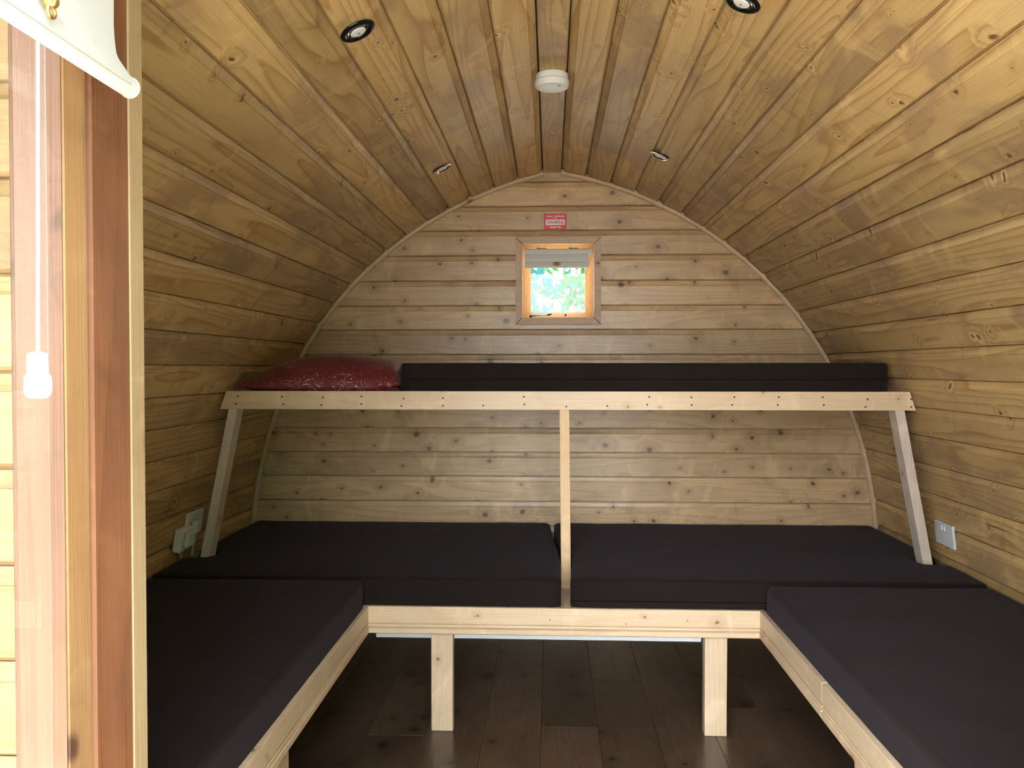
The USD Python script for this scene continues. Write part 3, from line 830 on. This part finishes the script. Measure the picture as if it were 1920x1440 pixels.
text('KINDLY REFRAIN', .0078, .0205, 'white_print', width=.083)
text('FROM', .0036, .0145, 'white_print', width=.013)
obj('white_band', box(-.0435, .0435, -.0042, -.0033, -.0150, .0100), 'white_print', sg)
text('Smoking', .0140, -.0080, 'maroon_print', width=.074, y=-.0042)
text('THANK YOU', .0075, -.0280, 'white_print', width=.052)

# ------------------------------------------------------------------ little blind on the rear window
wb = empty('window_blind', (.033, YB - .004, 1.70), 'small grey pleated blind drawn up at the rear window', 'blind')
obj('head_rail', prism([(-.012, .0285), (.006, .0285), (.010, .040), (.010, .054), (-.004, .0545), (-.012, .050)], -.150, .152), 'grey_blind', wb)
obj('pleat', prism([(-.010, -.006), (.006, -.006), (.006, .028), (-.007, .028), (-.011, .012)], -.148, .138), 'grey_blind', wb)
obj('pleat', prism([(-.012, -.031), (.006, -.031), (.006, -.007), (-.008, -.007), (-.013, -.02)], -.150, .140), 'grey_blind', wb)
kn = lathe([(0, .011), (.004, .0105), (.0075, .008), (.009, .004), (.006, .001), (.004, 0), (0, 0)], 20)
kn2 = trimesh.creation.icosphere(2, 1.0).apply_scale([.0185, .0095, .003]).apply_translation([0, 0, .001])
obj('knob', join(kn, kn2), 'bronze', wb, mat4=frame((-.005, -.0125, -.014), (1, 0, 0), (0, 0, 1), (0, -1, 0)), smooth=40)
for xx in (-.072, .072):
    obj('bracket', join(box(xx - .020, xx + .020, -.004, .010, .0555, .0585), box(xx - .022, xx - .012, -.006, .006, .0560, .0600)), 'dark_metal', wb)


# ------------------------------------------------------------------ fittings on the curved lining
def on_arch(S, s):
    """point and inward normal at distance s down the lining from the ridge"""
    dd = np.r_[0, np.cumsum(np.linalg.norm(np.diff(S, axis=0), axis=1))]
    i = min(np.searchsorted(dd, s, 'right') - 1, len(S) - 2)
    t = (s - dd[i]) / (dd[i + 1] - dd[i])
    p = S[i] * (1 - t) + S[i + 1] * t
    d = S[i + 1] - S[i]
    d /= np.linalg.norm(d)
    nn = np.array([d[1], -d[0]])
    if nn @ (np.array([0, .9]) - p) < 0:
        nn = -nn
    return p, nn, d


DOWN = [(SL, .4135, 1.848, 'black-rimmed recessed downlight near the front, left of the ridge'), (SL, .3945, 3.166, 'small chrome downlight near the rear gable, left of the ridge'),
        (SR, .368, 3.138, 'small chrome downlight near the rear gable, right of the ridge'), (SR, .374, 1.827, 'black-rimmed recessed downlight at the top edge, right of the ridge')]
proto = {}
for S, s, y, lab in DOWN:
    p, nn, d = on_arch(S, s)
    xax = np.array([0, 1.0, 0])
    zax = np.array([nn[0], 0, nn[1]])
    yax = np.cross(zax, xax)
    mm = frame((p[0] + nn[0] * .0006, y, p[1] + nn[1] * .0006), xax * .92, yax * .92, zax)
    kind = 'downlight'
    bez = 'black_chrome' if 'black' in lab else 'chrome'
    if bez in proto:
        copy_thing(proto[bez], mat4=mm, label=lab, group=None)
        continue
    t = empty(kind, mat4=mm, label=lab, cat='downlight')
    proto[bez] = t
    obj('bezel', lathe([(.0265, .0005), (.0435, .0), (.0445, .0012), (.0425, .0042), (.037, .0058), (.031, .0052), (.0275, .0025), (.0265, .0005)], 48), bez, t, smooth=50)
    obj('reflector', lathe([(.0262, .0025), (.0245, .0015), (.018, .0006), (0, .0003)], 40), 'chrome', t, smooth=50)
    obj('lamp', lathe([(0, .0018), (.015, .0018), (.0185, .0022), (.0195, .0040), (.0180, .0052), (.013, .0060), (0, .0064)], 36), 'lamp_white', t, smooth=50)
    obj('lamp_pin', lathe([(0, .0064), (.0018, .0064), (.0015, .0078), (0, .0082)], 12), 'dark_metal', t, smooth=50)

al = empty('smoke_alarm', (.004, 2.565, SL[0][1] + .001), 'round white smoke alarm on the ridge board of the ceiling', 'smoke alarm')
obj('base', lathe([(0, 0), (.047, 0), (.049, -.003), (.049, -.015), (.046, -.0185), (0, -.0185)], 56), 'white_plastic', al, smooth=35)
obj('body', lathe([(0, -.019), (.049, -.019), (.0515, -.0215), (.0515, -.034), (.048, -.0395), (.038, -.042), (0, -.0425)], 56), 'white_plastic', al, smooth=35)
obj('indicator', lathe([(0, 0), (.003, 0), (.0025, -.002), (0, -.0026)], 12).apply_translation([.0, -.043, -.0405]), 'lamp_white', al, smooth=40)
obj('test_slot', box(.018, .026, -.026, -.024, -.0432, -.0415), 'dark_metal', al)


# sockets on the side walls
def wall_frame(S, z, y, side):
    dd = np.r_[0, np.cumsum(np.linalg.norm(np.diff(S, axis=0), axis=1))]
    s = np.interp(-z, -S[:, 1], dd)
    p, nn, d = on_arch(S, s)
    zax = np.array([nn[0], 0, nn[1]])
    yax = np.array([-d[0], 0, -d[1]])
    xax = np.cross(yax, zax)
    return (p[0] + nn[0] * .001, y, p[1] + nn[1] * .001), xax, yax, zax


def socket(name, mm, label, sockets=(-.036, .036)):
    t = empty(name, mat4=mm, label=label, cat='socket')
    obj('plate', box(-.0735, .0735, -.043, .043, 0, .0095, .003), 'white_plastic', t)
    for cx in sockets:
        for (dx, dz, w, hh) in ((0, .012, .004, .008), (-.011, -.010, .008, .004), (.011, -.010, .008, .004)):
            obj('pin_slot', box(cx + dx - w / 2, cx + dx + w / 2, dz - hh / 2 - .010, dz + hh / 2 - .010, .0088, .0098), 'lamp_white', t)
    for cx in (-.012, .012):
        obj('switch', box(cx - .005, cx + .005, .016, .032, .009, .0125, .001), 'white_gloss', t)
    return t


o_, xa_, ya_, za_ = wall_frame(SR, .611, 3.155, 1)
socket('socket', frame(o_, xa_, ya_, za_), 'white double socket on the right wall beside the slanted post')
o_, xa_, ya_, za_ = wall_frame(SL, .634, 3.155, -1)
socket('socket', frame(o_, xa_, ya_, za_), 'white double socket on the left wall with a plug in it')

o2_ = np.array(o_) + np.array(za_) * .0105 + np.array([0, -.018, -.012])
pg = empty('plug', mat4=frame(o2_, xa_, ya_, za_), label='white plug in the left wall socket, its flex hanging down', cat='plug')
obj('body', box(-.022, .022, -.027, .024, 0, .022, .006), 'white_plastic', pg)
obj('flex', tube([(0, -.024, .012), (.000, -.05, .013), (-.006, -.08, .011), (-.006, -.108, .012)], .004, 8), 'cream_flex', pg, smooth=True)

o3, xa3, ya3, za3 = wall_frame(SL, .592, 3.045, -1)
ad = empty('power_adaptor', mat4=frame(o3, xa3, ya3, za3), label='white boxy power adaptor on the left wall in front of the socket', cat='adaptor')
obj('housing', box(-.050, .058, -.044, .042, 0, .030, .006), 'white_plastic', ad)
obj('front_disc', box(-.030, .040, -.030, .032, .030, .046, .010), 'white_plastic', ad)
obj('flex', tube([(-.01, -.044, .016), (-.004, -.058, .016), (.007, -.070, .013)], .006, 8), 'cream_flex', ad, smooth=True)

# ------------------------------------------------------------------ outdoors
gm = trimesh.creation.cylinder(60, .2, sections=64).apply_translation([0, 0, -.17])
obj('ground', gm, 'gravel', kind='structure', label='pale gravel ground around the pod', cat='ground')


def tree(name, loc, hgt, mat, n, spread, label, seed, lo):
    r = np.random.default_rng(seed)
    t = empty(name, loc, label, 'tree', 'trees beyond the rear window')
    obj('trunk', tube([(0, 0, 0), (.05, .02, hgt * .4), (-.03, .05, hgt * .75), (.02, 0, hgt)], [.07, .055, .035, .012], 10), 'bark', t, smooth=True)
    c = r.normal(size=(n, 3)) * np.array([spread, spread, (hgt - lo) * .28]) + np.array([0, 0, (hgt + lo) / 2])
    c = c[(c[:, 2] > lo * .7)]
    n = len(c)
    a = r.normal(size=(n, 3)); a /= np.linalg.norm(a, axis=1, keepdims=True)
    b = np.cross(a, r.normal(size=(n, 3))); b /= np.linalg.norm(b, axis=1, keepdims=True)
    s = r.uniform(.05, .13, (n, 1))
    k = np.cross(a, b) * .15
    V = np.stack([c - a * s, c + b * s * .45 + k * s, c + a * s, c - b * s * .45 + k * s], 1).reshape(-1, 3)
    q = np.arange(n)[:, None] * 4
    Fc = np.vstack([q + [0, 1, 2], q + [0, 2, 3]])
    lf = obj('foliage', trimesh.Trimesh(V, Fc, process=False), mat, t)
    lf.SetCustomDataByKey('kind', 'stuff')


tree('leafy_tree', (-.55, 9.5, -.07), 3.6, 'leaf_teal', 520, .30, 'blue-green leafy tree at the left behind the rear window', 1, 1.2)
tree('leafy_tree', (.35, 11.5, -.07), 3.0, 'leaf_green', 560, .34, 'green leafy tree at the middle behind the rear window', 2, .9)
tree('leafy_tree', (1.15, 10.0, -.07), 3.6, 'leaf_green', 420, .20, 'green leafy tree at the right behind the rear window', 3, 1.2)


# clipped conifer hedge along the right edge of the clearing, behind the camera
m = trimesh.creation.box([6.5, 1.2, 3.4]).subdivide().subdivide().subdivide().subdivide()
m.apply_translation([3.25, 0, 1.63])
nv = m.vertices
dsp = meshkit.fbm(nv * 1.8, 5, 3) - .5
nv = nv + m.vertex_normals * (dsp[:, None] * .5)
m.vertices = nv
a0, a1 = np.array([1.30, -.3]), np.array([1.75, -7.0])
dd_ = (a1 - a0) / np.linalg.norm(a1 - a0)
obj('hedge', m, 'leaf_green', mat4=frame((a0[0] + .6, a0[1], -.07), (dd_[0], dd_[1], 0), (-dd_[1], dd_[0], 0), (0, 0, 1)), label='tall clipped conifer hedge at the right of the clearing before the pod', cat='hedge')
